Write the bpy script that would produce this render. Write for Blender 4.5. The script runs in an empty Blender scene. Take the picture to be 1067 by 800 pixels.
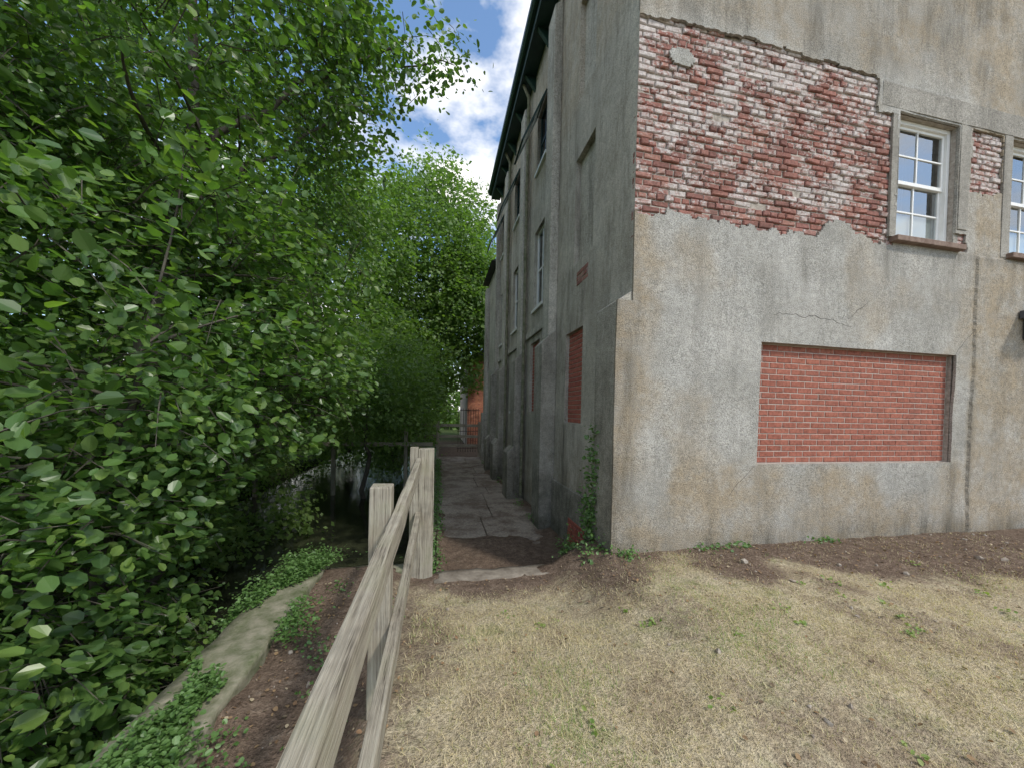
import bpy, math, numpy as np
from mathutils import Vector, Matrix
rng=np.random.default_rng(7)
S=bpy.context.scene
COL=S.collection

# ---------------------------------------------------------------- numeric helpers
def h3(i,j,k,seed):
    n=(i*73856093)^(j*19349663)^(k*83492791)^(seed*2654435)
    n=(n^(n>>13))*1274126177
    n=n&0x7fffffff
    n=(n^(n>>15))&0xffffff
    return n/float(0xffffff)
def vnoise(p,seed=0):
    p=np.asarray(p,dtype=float)
    i=np.floor(p).astype(np.int64); f=p-i; f=f*f*(3-2*f)
    r=0
    for a in (0,1):
        for b in (0,1):
            for c in (0,1):
                w=(f[:,0] if a else 1-f[:,0])*(f[:,1] if b else 1-f[:,1])*(f[:,2] if c else 1-f[:,2])
                r=r+w*h3(i[:,0]+a,i[:,1]+b,i[:,2]+c,seed)
    return r
def fbm(p,o=4,seed=0):
    p=np.asarray(p,dtype=float); r=0;a=.5;t=0
    for k in range(o):
        r=r+a*vnoise(p*(2**k)+17.3*k,seed+k); t+=a; a*=.5
    return r/t
def ss(x):
    x=np.clip(x,0,1); return x*x*(3-2*x)
def nrm(v): return v/np.maximum(np.linalg.norm(v,axis=-1,keepdims=True),1e-9)

def link(o,parent=None):
    COL.objects.link(o)
    if parent is not None: o.parent=parent
    return o
def empty(name):
    e=bpy.data.objects.new(name,None); e.empty_display_size=.3; return link(e)
def fast(name,verts,faces,mat,parent=None,smooth=False,attrs=None):
    me=bpy.data.meshes.new(name)
    verts=np.asarray(verts,dtype=np.float32); faces=np.asarray(faces,dtype=np.int32)
    nv=len(verts); nf,k=faces.shape
    me.vertices.add(nv); me.vertices.foreach_set('co',verts.ravel())
    me.loops.add(nf*k); me.loops.foreach_set('vertex_index',faces.ravel())
    me.polygons.add(nf); me.polygons.foreach_set('loop_start',np.arange(0,nf*k,k,dtype=np.int32))
    me.update(calc_edges=True)
    me.polygons.foreach_set('use_smooth',np.full(nf,smooth,dtype=bool))
    if attrs:
        for an,av in attrs.items():
            at=me.attributes.new(an,'FLOAT','POINT'); at.data.foreach_set('value',np.asarray(av,dtype=np.float32))
    me.validate()
    me.materials.append(mat)
    return link(bpy.data.objects.new(name,me),parent)
def pyd(name,v,f,mat,parent=None,smooth=False):
    me=bpy.data.meshes.new(name); me.from_pydata([tuple(a) for a in v],[],[tuple(a) for a in f]); me.update()
    if smooth:
        for p in me.polygons: p.use_smooth=True
    me.materials.append(mat)
    return link(bpy.data.objects.new(name,me),parent)
class MB:
    def __init__(s): s.v=[]; s.f=[]
    def box(s,x0,x1,y0,y1,z0,z1):
        b=len(s.v)
        s.v+=[(x0,y0,z0),(x1,y0,z0),(x1,y1,z0),(x0,y1,z0),(x0,y0,z1),(x1,y0,z1),(x1,y1,z1),(x0,y1,z1)]
        s.f+=[(b,b+3,b+2,b+1),(b+4,b+5,b+6,b+7),(b,b+1,b+5,b+4),(b+1,b+2,b+6,b+5),(b+2,b+3,b+7,b+6),(b+3,b,b+4,b+7)]
    def poly(s,pts):
        b=len(s.v); s.v+=list(pts); s.f.append(tuple(range(b,b+len(pts))))
    def prism(s,prof,y0,y1):  # prof in xz
        b=len(s.v); n=len(prof)
        s.v+=[(p[0],y0,p[1]) for p in prof]+[(p[0],y1,p[1]) for p in prof]
        s.f.append(tuple(range(b+n-1,b-1,-1))); s.f.append(tuple(range(b+n,b+2*n)))
        for i in range(n):
            j=(i+1)%n; s.f.append((b+i,b+j,b+n+j,b+n+i))
    def obj(s,name,mat,parent=None,bevel=0,seg=2):
        o=pyd(name,s.v,s.f,mat,parent)
        if bevel>0:
            m=o.modifiers.new('b','BEVEL'); m.width=bevel; m.segments=seg; m.limit_method='ANGLE'
        return o
def tubes(lines,sides=6):
    V=[];F=[];b=0
    for pts,rad in lines:
        pts=np.asarray(pts,float); n=len(pts)
        t=np.gradient(pts,axis=0); t=nrm(t)
        up=np.array([0,0,1.]) if abs(t[0][2])<.9 else np.array([1.,0,0])
        a=nrm(np.cross(t,up)); c=np.cross(t,a)
        an=np.arange(sides)*2*np.pi/sides
        ring=pts[:,None,:]+(a[:,None,:]*np.cos(an)[None,:,None]+c[:,None,:]*np.sin(an)[None,:,None])*np.asarray(rad)[:,None,None]
        V.append(ring.reshape(-1,3))
        i=np.arange(n-1)[:,None]*sides; j=np.arange(sides)[None,:]; j2=(j+1)%sides
        F.append((np.stack([i+j,i+j2,i+sides+j2,i+sides+j],-1).reshape(-1,4))+b)
        b+=n*sides
    return np.concatenate(V),np.concatenate(F)

# ---------------------------------------------------------------- material helpers
def new_mat(name):
    m=bpy.data.materials.new(name); m.use_nodes=True; nt=m.node_tree
    return m,nt,nt.nodes['Principled BSDF']
def N(nt,t,**kw):
    n=nt.nodes.new(t)
    for k,v in kw.items(): setattr(n,k,v)
    return n
def posn(nt,scale=(1,1,1)):
    g=N(nt,'ShaderNodeNewGeometry')
    if scale==(1,1,1): return g.outputs['Position']
    mp=N(nt,'ShaderNodeMapping'); mp.inputs['Scale'].default_value=scale
    nt.links.new(g.outputs['Position'],mp.inputs['Vector']); return mp.outputs[0]
def noise(nt,scale,detail=3,rough=.6,vs=(1,1,1)):
    n=N(nt,'ShaderNodeTexNoise'); n.inputs['Scale'].default_value=scale; n.inputs['Detail'].default_value=min(detail,4); n.inputs['Roughness'].default_value=rough
    nt.links.new(posn(nt,vs),n.inputs['Vector']); return n.outputs['Fac']
def ramp(nt,fac,stops):
    r=N(nt,'ShaderNodeValToRGB'); e=r.color_ramp.elements
    while len(e)<len(stops): e.new(.5)
    for i,(p,c) in enumerate(stops):
        e[i].position=p
        if not hasattr(c,'__len__'): c=(c,c,c)
        e[i].color=(c[0],c[1],c[2],1)
    nt.links.new(fac,r.inputs[0]); return r.outputs[0]
def mix(nt,fac,a,b,blend='MIX'):
    m=N(nt,'ShaderNodeMix'); m.data_type='RGBA'; m.blend_type=blend
    for idx,x in ((0,fac),(6,a),(7,b)):
        if isinstance(x,(int,float)):
            m.inputs[idx].default_value = x if idx==0 else (x,x,x,1)
        elif isinstance(x,tuple): m.inputs[idx].default_value=(x[0],x[1],x[2],1)
        else: nt.links.new(x,m.inputs[idx])
    return m.outputs[2]
def math_(nt,op,a,b=0.0):
    m=N(nt,'ShaderNodeMath',operation=op)
    for i,x in enumerate((a,b)):
        if isinstance(x,(int,float)): m.inputs[i].default_value=x
        else: nt.links.new(x,m.inputs[i])
    return m.outputs[0]
def bump(nt,bs,h,strength=.5,dist=.01):
    b=N(nt,'ShaderNodeBump'); b.inputs['Strength'].default_value=strength; b.inputs['Distance'].default_value=dist
    nt.links.new(h,b.inputs['Height']); nt.links.new(b.outputs[0],bs.inputs['Normal'])
def setc(nt,bs,c,rough=.9,spec=.2):
    if isinstance(c,tuple): bs.inputs['Base Color'].default_value=(c[0],c[1],c[2],1)
    else: nt.links.new(c,bs.inputs['Base Color'])
    bs.inputs['Roughness'].default_value=rough; bs.inputs['Specular IOR Level'].default_value=spec
def attr(nt,name):
    a=N(nt,'ShaderNodeAttribute'); a.attribute_name=name; return a.outputs['Fac']
def island(nt): return N(nt,'ShaderNodeNewGeometry').outputs['Random Per Island']
def zval(nt):
    s=N(nt,'ShaderNodeSeparateXYZ'); nt.links.new(N(nt,'ShaderNodeNewGeometry').outputs['Position'],s.inputs[0]); return s.outputs['Z']

def roughcast(name,lo,hi,warm=(.36,.295,.21),darkc=(.11,.10,.08),base_streak=.25,algae=0.0):
    m,nt,bs=new_mat(name)
    n1=noise(nt,1.1,4,.68)
    c=ramp(nt,n1,[(.35,lo),(.65,hi)])
    n2=noise(nt,2.6,4,.75)
    w=math_(nt,'MULTIPLY',attr(nt,'warm'),ramp(nt,n2,[(.3,.2),(.6,1.0)]))
    c=mix(nt,w,c,warm)
    st=ramp(nt,noise(nt,2.2,4,.78,(1.6,1.6,.25)),[(.47,0),(.72,1)])
    st=math_(nt,'MULTIPLY',st,math_(nt,'ADD',math_(nt,'MULTIPLY',attr(nt,'dark'),.9),base_streak))
    c=mix(nt,st,c,darkc)
    n4=noise(nt,13,4,.8)
    d2=math_(nt,'MULTIPLY',attr(nt,'dark'),ramp(nt,n4,[(.38,0.0),(.62,.85)]))
    c=mix(nt,d2,c,darkc)
    if algae>0:
        zz=zval(nt)
        a=math_(nt,'MULTIPLY',ramp(nt,math_(nt,'ADD',math_(nt,'MULTIPLY',zz,-.35),math_(nt,'MULTIPLY',n2,1.3)),[(.35,0),(.95,1)]),algae)
        c=mix(nt,a,c,(.07,.07,.045))
    sp=noise(nt,85,2,.7)
    c=mix(nt,1.0,c,ramp(nt,sp,[(.34,.55),(.5,.98),(.66,1.25)]),'MULTIPLY')
    c=mix(nt,1.0,c,ramp(nt,n4,[(.3,.75),(.6,1.06)]),'MULTIPLY')
    setc(nt,bs,c,.93,.15)
    h=math_(nt,'ADD',sp,math_(nt,'MULTIPLY',n4,.8))
    bump(nt,bs,h,.8,.012)
    return m
M_front=roughcast('pebbledash_render',(.34,.33,.30),(.475,.46,.425),base_streak=.3)
M_side=roughcast('weathered_render',(.44,.41,.35),(.62,.585,.51),warm=(.47,.38,.27),darkc=(.14,.125,.10),base_streak=.6,algae=.4)
M_butt=roughcast('buttress_render',(.30,.28,.235),(.46,.43,.37),base_streak=.6,algae=.75)
M_smooth=roughcast('lintel_plaster',(.28,.26,.225),(.39,.365,.32),base_streak=.45)

def brickmat(name,cols,white=0.0,dirt=.3,rough=.7):
    m,nt,bs=new_mat(name)
    c=ramp(nt,island(nt),[(i/(len(cols)-1),q) for i,q in enumerate(cols)])
    n1=noise(nt,26,4,.78)
    c=mix(nt,1.0,c,ramp(nt,n1,[(.3,.6),(.65,1.3)]),'MULTIPLY')
    c=mix(nt,math_(nt,'MULTIPLY',ramp(nt,noise(nt,3.0,4,.75),[(.45,0),(.7,1)]),dirt),c,(.12,.085,.07))
    if white>0:
        zz=zval(nt)
        big=noise(nt,1.3,4,.65,(1,1,1.3)); fine=noise(nt,15,4,.85,(.8,.8,1.4))
        f=math_(nt,'ADD',math_(nt,'MULTIPLY',big,1.15),math_(nt,'MULTIPLY',fine,1.1))
        f=math_(nt,'ADD',f,math_(nt,'MULTIPLY',math_(nt,'SUBTRACT',zz,5.0),.085))
        f=math_(nt,'ADD',f,math_(nt,'MULTIPLY',math_(nt,'SUBTRACT',island(nt),.5),.24))
        k=ramp(nt,f,[(.0,0),(.06,white*.45),(.18,white)])
        # ramps clamp to 0..1, so shift the field first
        k=ramp(nt,math_(nt,'SUBTRACT',f,.70),[(.39,0),(.45,white*.45),(.56,white)])
        wc=ramp(nt,n1,[(.3,(.37,.32,.29)),(.65,(.64,.60,.57))])
        c=mix(nt,k,c,wc)
    setc(nt,bs,c,.9,.2)
    bump(nt,bs,n1,rough,.008)
    return m
M_oldbrick=brickmat('old_painted_brick',[(.19,.09,.075),(.31,.14,.11),(.25,.115,.095),(.35,.18,.14),(.27,.12,.10),(.38,.24,.20)],white=.88,rough=1.0,dirt=.45)
M_newbrick=brickmat('infill_brick',[(.27,.095,.065),(.31,.115,.08),(.28,.10,.07),(.33,.125,.085)],dirt=.25,rough=.35)
M_sidebrick=brickmat('side_brick',[(.33,.10,.075),(.40,.135,.095)],dirt=.2,rough=.4)
def simple(name,a,b,scale=8,rough=.85,spec=.2,bs_=.3,vs=(1,1,1),bd=.005):
    m,nt,bs=new_mat(name)
    f=noise(nt,scale,4,.7,vs)
    setc(nt,bs,ramp(nt,f,[(.3,a),(.7,b)]),rough,spec)
    if bs_: bump(nt,bs,f,bs_,bd)
    return m
M_mortar=simple('old_mortar',(.24,.20,.165),(.48,.43,.37),17,bs_=1,bd=.015)
M_mortar2=simple('pale_mortar',(.40,.33,.285),(.48,.41,.36),20)
M_white=simple('window_paint',(.74,.73,.70),(.83,.82,.79),6,.45,.4,0)
M_green=simple('dark_green_paint',(.012,.035,.03),(.02,.05,.042),5,.4,.4,0)
M_slate=simple('roof_slate',(.05,.05,.055),(.09,.09,.1),6,.7,.3)
M_conc=simple('mossy_concrete',(.085,.105,.045),(.30,.275,.21),7,bs_=.8,bd=.02)
M_step=simple('stone_step',(.11,.09,.07),(.27,.235,.19),6,bs_=.8,bd=.02)
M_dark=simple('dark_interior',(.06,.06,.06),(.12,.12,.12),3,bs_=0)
M_crack=simple('wall_crack',(.05,.045,.04),(.09,.08,.07),9,bs_=0)
M_panesheen=simple('painted_pane_reflection',(.42,.42,.41),(.52,.52,.5),2,bs_=0)  # pale colour imitating the whitish reflection in the lower panes
M_sill=simple('sill_stone',(.14,.09,.07),(.27,.20,.16),12)
M_metal=simple('rusty_iron',(.05,.045,.04),(.12,.08,.06),12,.6)
M_glass,nt,bs=new_mat('window_glass')
out=nt.nodes['Material Output']; nt.nodes.remove(bs)
gl=N(nt,'ShaderNodeBsdfGlossy'); gl.inputs['Roughness'].default_value=.02; gl.inputs['Color'].default_value=(.9,.93,.95,1)
tr=N(nt,'ShaderNodeBsdfTransparent'); tr.inputs[0].default_value=(.8,.85,.85,1); mx=N(nt,'ShaderNodeMixShader'); mx.inputs[0].default_value=.30
nt.links.new(tr.outputs[0],mx.inputs[1]); nt.links.new(gl.outputs[0],mx.inputs[2]); nt.links.new(mx.outputs[0],out.inputs[0])
def wood(name,vs):
    m,nt,bs=new_mat(name)
    g=noise(nt,1.0,4,.8,vs); b=noise(nt,5,3)
    c=ramp(nt,g,[(.33,(.07,.058,.042)),(.43,(.28,.245,.19)),(.62,(.44,.40,.32))])
    c=mix(nt,1.0,c,ramp(nt,b,[(.3,.68),(.65,1.1)]),'MULTIPLY')
    al=ramp(nt,b,[(.5,0),(.7,.5)])
    c=mix(nt,al,c,(.20,.20,.13))
    setc(nt,bs,c,.85,.2); bump(nt,bs,g,1.0,.01); return m
M_woodY=wood('weathered_timber_rail',(70,1.6,70)); M_woodZ=wood('weathered_timber_post',(60,60,1.8)); M_woodX=wood('weathered_timber_cross',(2.2,45,45))
M_water,nt,bs=new_mat('dark_water')
wn=noise(nt,2.2,4,.7)
setc(nt,bs,ramp(nt,wn,[(.45,(.014,.016,.011)),(.62,(.045,.05,.028))]),.12,.22); bump(nt,bs,noise(nt,6,2,.5),.25,.02)
M_ground,nt,bs=new_mat('dry_lawn_and_soil')
g1=noise(nt,1.9,4,.75); g2=noise(nt,48,3,.8); g3=noise(nt,9,4,.8)
grass=ramp(nt,g1,[(.32,(.30,.235,.155)),(.45,(.43,.355,.235)),(.56,(.48,.41,.28)),(.68,(.29,.28,.14))])
grass=mix(nt,1.0,grass,ramp(nt,g2,[(.3,.5),(.65,1.25)]),'MULTIPLY')
soil=ramp(nt,g3,[(.3,(.10,.07,.052)),(.55,(.19,.138,.102)),(.72,(.29,.225,.17))])
soil=mix(nt,1.0,soil,ramp(nt,g2,[(.35,.65),(.7,1.3)]),'MULTIPLY')
c=mix(nt,ramp(nt,math_(nt,'ADD',attr(nt,'soil'),math_(nt,'MULTIPLY',math_(nt,'SUBTRACT',g3,.5),1.5)),[(.25,0),(.75,1)]),grass,soil)
c=mix(nt,attr(nt,'wild'),c,(.05,.07,.025))
setc(nt,bs,c,.95,.1); bump(nt,bs,math_(nt,'ADD',g2,math_(nt,'MULTIPLY',g3,1.5)),.9,.03)
M_path,nt,bs=new_mat('worn_concrete_slab')
c=ramp(nt,noise(nt,1.7,4,.75),[(.40,(.17,.125,.095)),(.58,(.35,.295,.24))])
c=mix(nt,math_(nt,'MULTIPLY',island(nt),.35),c,(.33,.285,.24))
pn_=noise(nt,28,3,.8)
c=mix(nt,1.0,c,ramp(nt,pn_,[(.3,.55),(.65,1.15)]),'MULTIPLY')
setc(nt,bs,c,.9,.2); bump(nt,bs,pn_,.6,.01)
def leafmat(name,cols,rough=.38,trans=.3,spec=.5):
    m,nt,bs=new_mat(name); out=nt.nodes['Material Output']
    c=ramp(nt,island(nt),[(i/(len(cols)-1),q) for i,q in enumerate(cols)])
    setc(nt,bs,c,rough,spec)
    t=N(nt,'ShaderNodeBsdfTranslucent'); nt.links.new(mix(nt,1.0,c,(1.8,2.1,.7),'MULTIPLY'),t.inputs[0])
    mx=N(nt,'ShaderNodeMixShader'); mx.inputs[0].default_value=trans
    nt.links.new(bs.outputs[0],mx.inputs[1]); nt.links.new(t.outputs[0],mx.inputs[2]); nt.links.new(mx.outputs[0],out.inputs[0])
    return m
M_leafA=leafmat('alder_leaf',[(.06,.11,.035),(.085,.155,.04),(.11,.20,.05),(.07,.14,.045),(.17,.26,.06),(.09,.165,.05)],.34,.38,.55)
M_leafB=leafmat('distant_leaf',[(.09,.15,.045),(.125,.205,.055),(.17,.25,.07)],.5,.38,.4)
M_ivy=leafmat('ivy_leaf',[(.07,.14,.035),(.11,.20,.055),(.14,.24,.08)],.45,.25)
M_grass=leafmat('straw_grass',[(.58,.48,.31),(.66,.57,.39),(.47,.38,.235),(.62,.53,.35),(.30,.31,.13),(.38,.30,.18),(.64,.54,.35)],.7,.2,.2)
M_gweed=leafmat('green_weed',[(.13,.21,.05),(.21,.29,.08),(.28,.32,.11)],.5,.3)
M_litter=leafmat('leaf_litter',[(.20,.12,.07),(.30,.20,.11),(.13,.09,.06),(.45,.37,.25)],.8,.1,.2)
M_bark=simple('alder_bark',(.045,.04,.033),(.14,.125,.10),9,bs_=.8,bd=.02,vs=(1,1,.3))
M_stone=simple('rubble',(.18,.14,.11),(.42,.37,.31),10)

# ---------------------------------------------------------------- terrain
BX,BY=2.14,3.77
BK=-1.38
LIP=4.04
def lawn(x,y):
    return -.31*ss((1.98-x)/.8)*ss((y-1.6)/2.2)
def height(x,y):
    z=lawn(x,y)
    p=np.stack([x,y,0*x],1)
    near=(x>-1.4)&(x<14)&(y<4.4)
    z=z+np.where(near,(fbm(p*1.1,3,3)-.5)*.10*ss((3.77-y)/.5+.3)+(fbm(p*7,3,5)-.5)*.05,0)
    bank=ss((-.25-x)/.4); z=z*(1-bank)+(-.20+(fbm(p*2.5,3,8)-.5)*.14)*bank
    back=(y>4.3)
    z=np.where((y>LIP+.2)&(x>-.05)&(x<2.3),-.68,z)
    z=np.where(back&(y>17.0)&(x>=-.05),-.62,z)
    z=np.where((x<BK)&(x>-6.4),-2.4,z)
    z=np.where(back&(x<-.05)&(x>-6.4),-2.4,z)
    far=np.clip((-6.4-x)/3,0,1); z=np.where(x<=-6.4,-1.2+.9*far,z)
    z=np.where((y>34)&(x<-.05)&(x>-6.4),-.7,z)
    return z
xs=np.unique(np.round(np.concatenate([[-400,-150,-60,-25,-14,-10,-8.5,-7.5,-6.9,-6.42,-6.38,-5,-3,-1.9,-1.39,-1.37],np.arange(-1.3,7.5,.055),[-.06,-.04],np.arange(7.5,12,.5),[14,20,40,100,400]]),3))
ys=np.unique(np.round(np.concatenate([[-400,-150,-50,-20,-10,-5,-3],np.arange(-2,4.2,.055),[LIP+.19,LIP+.21,4.29,4.31],np.arange(4.6,17,.8),[16.99,17.01,18,20,24,28,33.9,34.1,45,80,200,500]]),3))
X,Y=np.meshgrid(xs,ys,indexing='ij'); x=X.ravel(); y=Y.ravel(); z=height(x,y)
nx,ny=len(xs),len(ys); i=np.arange(nx-1)[:,None]*ny; j=np.arange(ny-1)[None,:]
F=np.stack([i+j,i+ny+j,i+ny+j+1,i+j+1],-1).reshape(-1,4)
def soilf(x,y):
    t=x-BX
    w=.38+.18*np.clip(t,0,8)
    n=fbm(np.stack([x,y,0*x],1)*1.6,4,11)-.5
    a=ss((y-(3.77-w-.75)+n*1.8)/1.1)*ss((x-.9)/.9)
    b=ss((y-3.2+n)/.9)
    c_=ss((-.20-x+n*.3)/.25)
    d=.5*ss((.45-x+n*.8)/.6)
    e=.8*ss((t-2.1+n*2.5)/1.8)*ss((y-1.9+n*2.5)/1.1)
    f=.45*ss((n-.04)*6)
    return np.clip(np.maximum.reduce([a,b,c_,d,e,f]),0,1)
wild=np.where((x<-6.3)|(y>17.5)&(np.abs(x)>3)|(y>26),1.0,0.0)
fast('ground',np.stack([x,y,z],1),F,M_ground,smooth=True,attrs={'soil':soilf(x,y),'wild':wild})
pyd('canal_water',[(-6.6,-12,-1.42),(0.0,-12,-1.42),(0.0,34.2,-1.42),(-6.6,34.2,-1.42)],[(0,1,2,3)],M_water)

import bmesh
def rough_box(name,x0,x1,y0,y1,z0,z1,step,mat,amp=.02,parent=None,seed=1,smooth=True):
    mb=MB(); mb.box(x0,x1,y0,y1,z0,z1)
    bm=bmesh.new()
    vs=[bm.verts.new(v) for v in mb.v]
    for f in mb.f: bm.faces.new([vs[k] for k in f])
    for ax,(a,b) in enumerate(((x0,x1),(y0,y1),(z0,z1))):
        n=int((b-a)/step)
        for k in range(1,n+1):
            if a+k*step>=b-1e-3: break
            co=[0,0,0]; co[ax]=a+k*step; no=[0,0,0]; no[ax]=1
            bmesh.ops.bisect_plane(bm,geom=bm.verts[:]+bm.edges[:]+bm.faces[:],plane_co=co,plane_no=no)
    P=np.array([v.co[:] for v in bm.verts])
    D=np.stack([fbm(P*6+k*9.1,3,seed+k)-.5 for k in range(3)],1)*2*amp
    for v,d in zip(bm.verts,D): v.co+=Vector(d)
    me=bpy.data.meshes.new(name); bm.to_mesh(me); bm.free(); me.materials.append(mat)
    for p in me.polygons: p.use_smooth=smooth
    return link(bpy.data.objects.new(name,me),parent)
cw=empty('canal_retaining_wall')
rough_box('bank_coping',-1.60,-1.20,-3,4.42,-.44,-.13,.09,M_conc,.035,cw)
rough_box('bank_wall_face',-1.52,-1.31,-3,4.40,-2.5,-.42,.25,M_conc,.02,cw)
rough_box('bank_end_wall',-1.29,-.10,4.22,4.42,-2.5,-.24,.15,M_conc,.02,cw)
rough_box('path_side_wall',-.16,-.01,4.24,17.2,-2.5,-.585,.25,M_conc,.02,cw)
rough_box('stone_step',-.02,1.90,LIP-.03,LIP+.24,-.8,-.30,.10,M_step,.025,None)
mb=MB(); yy=4.3
r2=np.random.default_rng(3)
while yy<17:
    L=r2.uniform(.8,1.5); xm=r2.uniform(.8,1.35); 
    for a,b in ((0,xm),(xm+.015,2.12)):
        o=r2.uniform(-.012,.012)
        mb.box(a,b,yy,min(yy+L,17.1),-.72,-.60+o)
    yy+=L+.018
mb.obj('footpath',M_path,bevel=.012)
gx=np.linspace(0,2.12,50); gy=np.linspace(4.27,15,160); X,Y=np.meshgrid(gx,gy,indexing='ij'); x=X.ravel(); y=Y.ravel()
n=fbm(np.stack([x,y,0*x],1)*1.7,4,21)
z=-.60+(n-.5)*.17+.05*ss((6.3-y)/1.5)-.045*ss((y-6.0)/1.0)+.06*ss((x-1.5)/.55)+.04*ss((.25-x)/.25)
i=np.arange(49)[:,None]*160; j=np.arange(159)[None,:]
fast('path_soil',np.stack([x,y,z],1),np.stack([i+j,i+160+j,i+160+j+1,i+j+1],-1).reshape(-1,4),M_ground,smooth=True,attrs={'soil':np.ones(8000),'wild':np.zeros(8000)})

# ---------------------------------------------------------------- mill building
B=empty('rendered_mill_building')
W1=(3.83,4.94,4.05,5.71); W2=(6.0,7.11,4.05,5.71); PN=(1.75,5.03,1.0,2.515)
def grid_faces(na,nb,keep):
    i=np.arange(na-1)[:,None]*nb; j=np.arange(nb-1)[None,:]
    F=np.stack([i+j,i+nb+j,i+nb+j+1,i+j+1],-1).reshape(-1,4); return F[keep.ravel()]
ts=np.unique(np.round(np.concatenate([np.arange(-.19,0,.0235),np.arange(0,9.86,.0275),[W1[0],W1[1],W2[0],W2[1],PN[0],PN[1],0]]),4))
zs=np.unique(np.round(np.concatenate([np.arange(-.8,-.2,.1),np.arange(-.2,8.2,.0275),np.arange(8.3,9.71,.2),[9.7,W1[2],W1[3],PN[2],PN[3],2.88]]),4))
T,Z=np.meshgrid(ts,zs,indexing='ij'); t=T.ravel(); z=Z.ravel()
tc=(ts[1:]+ts[:-1])/2; zc=(zs[1:]+zs[:-1])/2; TC,ZC=np.meshgrid(tc,zc,indexing='ij')
def inr(T,Z,r): return (T>r[0])&(T<r[1])&(Z>r[2])&(Z<r[3])
pc=np.stack([TC.ravel(),ZC.ravel(),0*TC.ravel()],1)
nA=((fbm(pc*1.6,5,31)-.5)*.42+(fbm(pc*9,3,37)-.5)*.10).reshape(TC.shape)
brick=(ZC>3.94+nA*.9)&(ZC<6.10+nA*.35)&(TC<3.82+nA*.2)
brick&=~((TC>3.48+nA*.3)&(ZC>5.66+nA*.2))
brick&=~(((TC-.55)/.16)**2+((ZC-5.72)/.10)**2<1+nA*3)
brick&=~(((TC-2.9)/.25)**2+((ZC-4.0)/.14)**2<1+nA*3)
brick|=(TC>5.17+nA*.2)&(TC<5.80+nA*.3)&(ZC>4.80+nA)&(ZC<5.72)
brick|=(TC>4.94)&(TC<5.17+nA*.4)&(ZC>3.98)&(ZC<4.26+nA*.5)
keep=~brick&~inr(TC,ZC,W1)&~inr(TC,ZC,W2)&~inr(TC,ZC,PN)&~((TC<0)&(ZC>2.88))
yo=BY+(fbm(np.stack([t,z,0*t],1)*1.3,4,41)-.5)*.035
yo-=.022*((t>5.35)&(z<3.93))
P=np.stack([t,z,0*t],1)
jt=(fbm(P*23,2,51)-.5)*.04; jz=(fbm(P*23+40,2,52)-.5)*.04
def nearrect(t,z,r,e=.03,ez=None):
    ez=e if ez is None else ez
    return (t>r[0]-e)&(t<r[1]+e)&(z>r[2]-ez)&(z<r[3]+ez)
fix=nearrect(t,z,W1)|nearrect(t,z,W2)|nearrect(t,z,PN)|(t<.01)|(t>9.8)|(z<-.1)|(z>8.0)|(np.abs(z-2.88)<.02)
jt[fix]=0; jz[fix]=0
nn_=fbm(P*1.2,4,57)
dk=.75*ss((.45-z+(nn_-.5)*.5)/.5)+.40*ss((z-6.0)/.3)*ss((nn_-.35)*4)+.5*np.exp(-((t-5.36)/.03)**2)*(z<3.9)+.5*np.exp(-((z-3.9)/.08)**2)*(t>5)+.5*ss((.14-t)/.15)
for (a0,zt) in ((1.75,1.0),(5.0,1.0),(3.8,3.95),(5.0,3.95),(2.4,3.9),(.9,3.9),(3.3,3.9),(6.1,3.9)):
    dk+=.40*np.exp(-((t-a0-.06*np.sin(z*3))/.10)**2)*(z<zt)*ss((z-zt+1.5)/1.5)
wm=.95*ss((.45-t+(nn_-.5)*.7)/.45)+.75*ss((t-5.25)/.15)+.9*ss((.9-z+(nn_-.5)*1.5)/.8)+.45*ss((z-6.0)/.4)+.35*ss((z-2.5)/.6)*ss((t-4.6)/.6)+.10+.45*ss((nn_-.56)*6)
o=fast('front_render',np.stack([BX+t+jt,yo,z+jz],1),grid_faces(len(ts),len(zs),keep),M_front,B,attrs={'dark':np.clip(dk,0,1),'warm':np.clip(wm,0,.95)})
sm=o.modifiers.new('s','SOLIDIFY'); sm.thickness=.03; sm.offset=-1
g=np.random.default_rng(77); cr=[]
for (t0,z0,dt,dz,nseg) in ((1.9,2.86,1.25,.02,26),(3.1,2.9,.35,.22,10),(5.0,2.52,.45,.5,12),(1.72,1.0,-.35,-.4,10)):
    u=np.linspace(0,1,nseg); tt=t0+dt*u; zz_=z0+dz*u+np.cumsum(g.normal(size=nseg))*.014
    yv=BY+(fbm(np.stack([tt,zz_,0*tt],1)*1.3,4,41)-.5)*.035-.0002
    cr.append((np.stack([BX+tt,yv,zz_],1),.0018+.0012*np.sin(u*np.pi)))
V,F=tubes(cr,4); fast('hairline_cracks',V,F,M_crack,B)
YB=BY+.045
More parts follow.
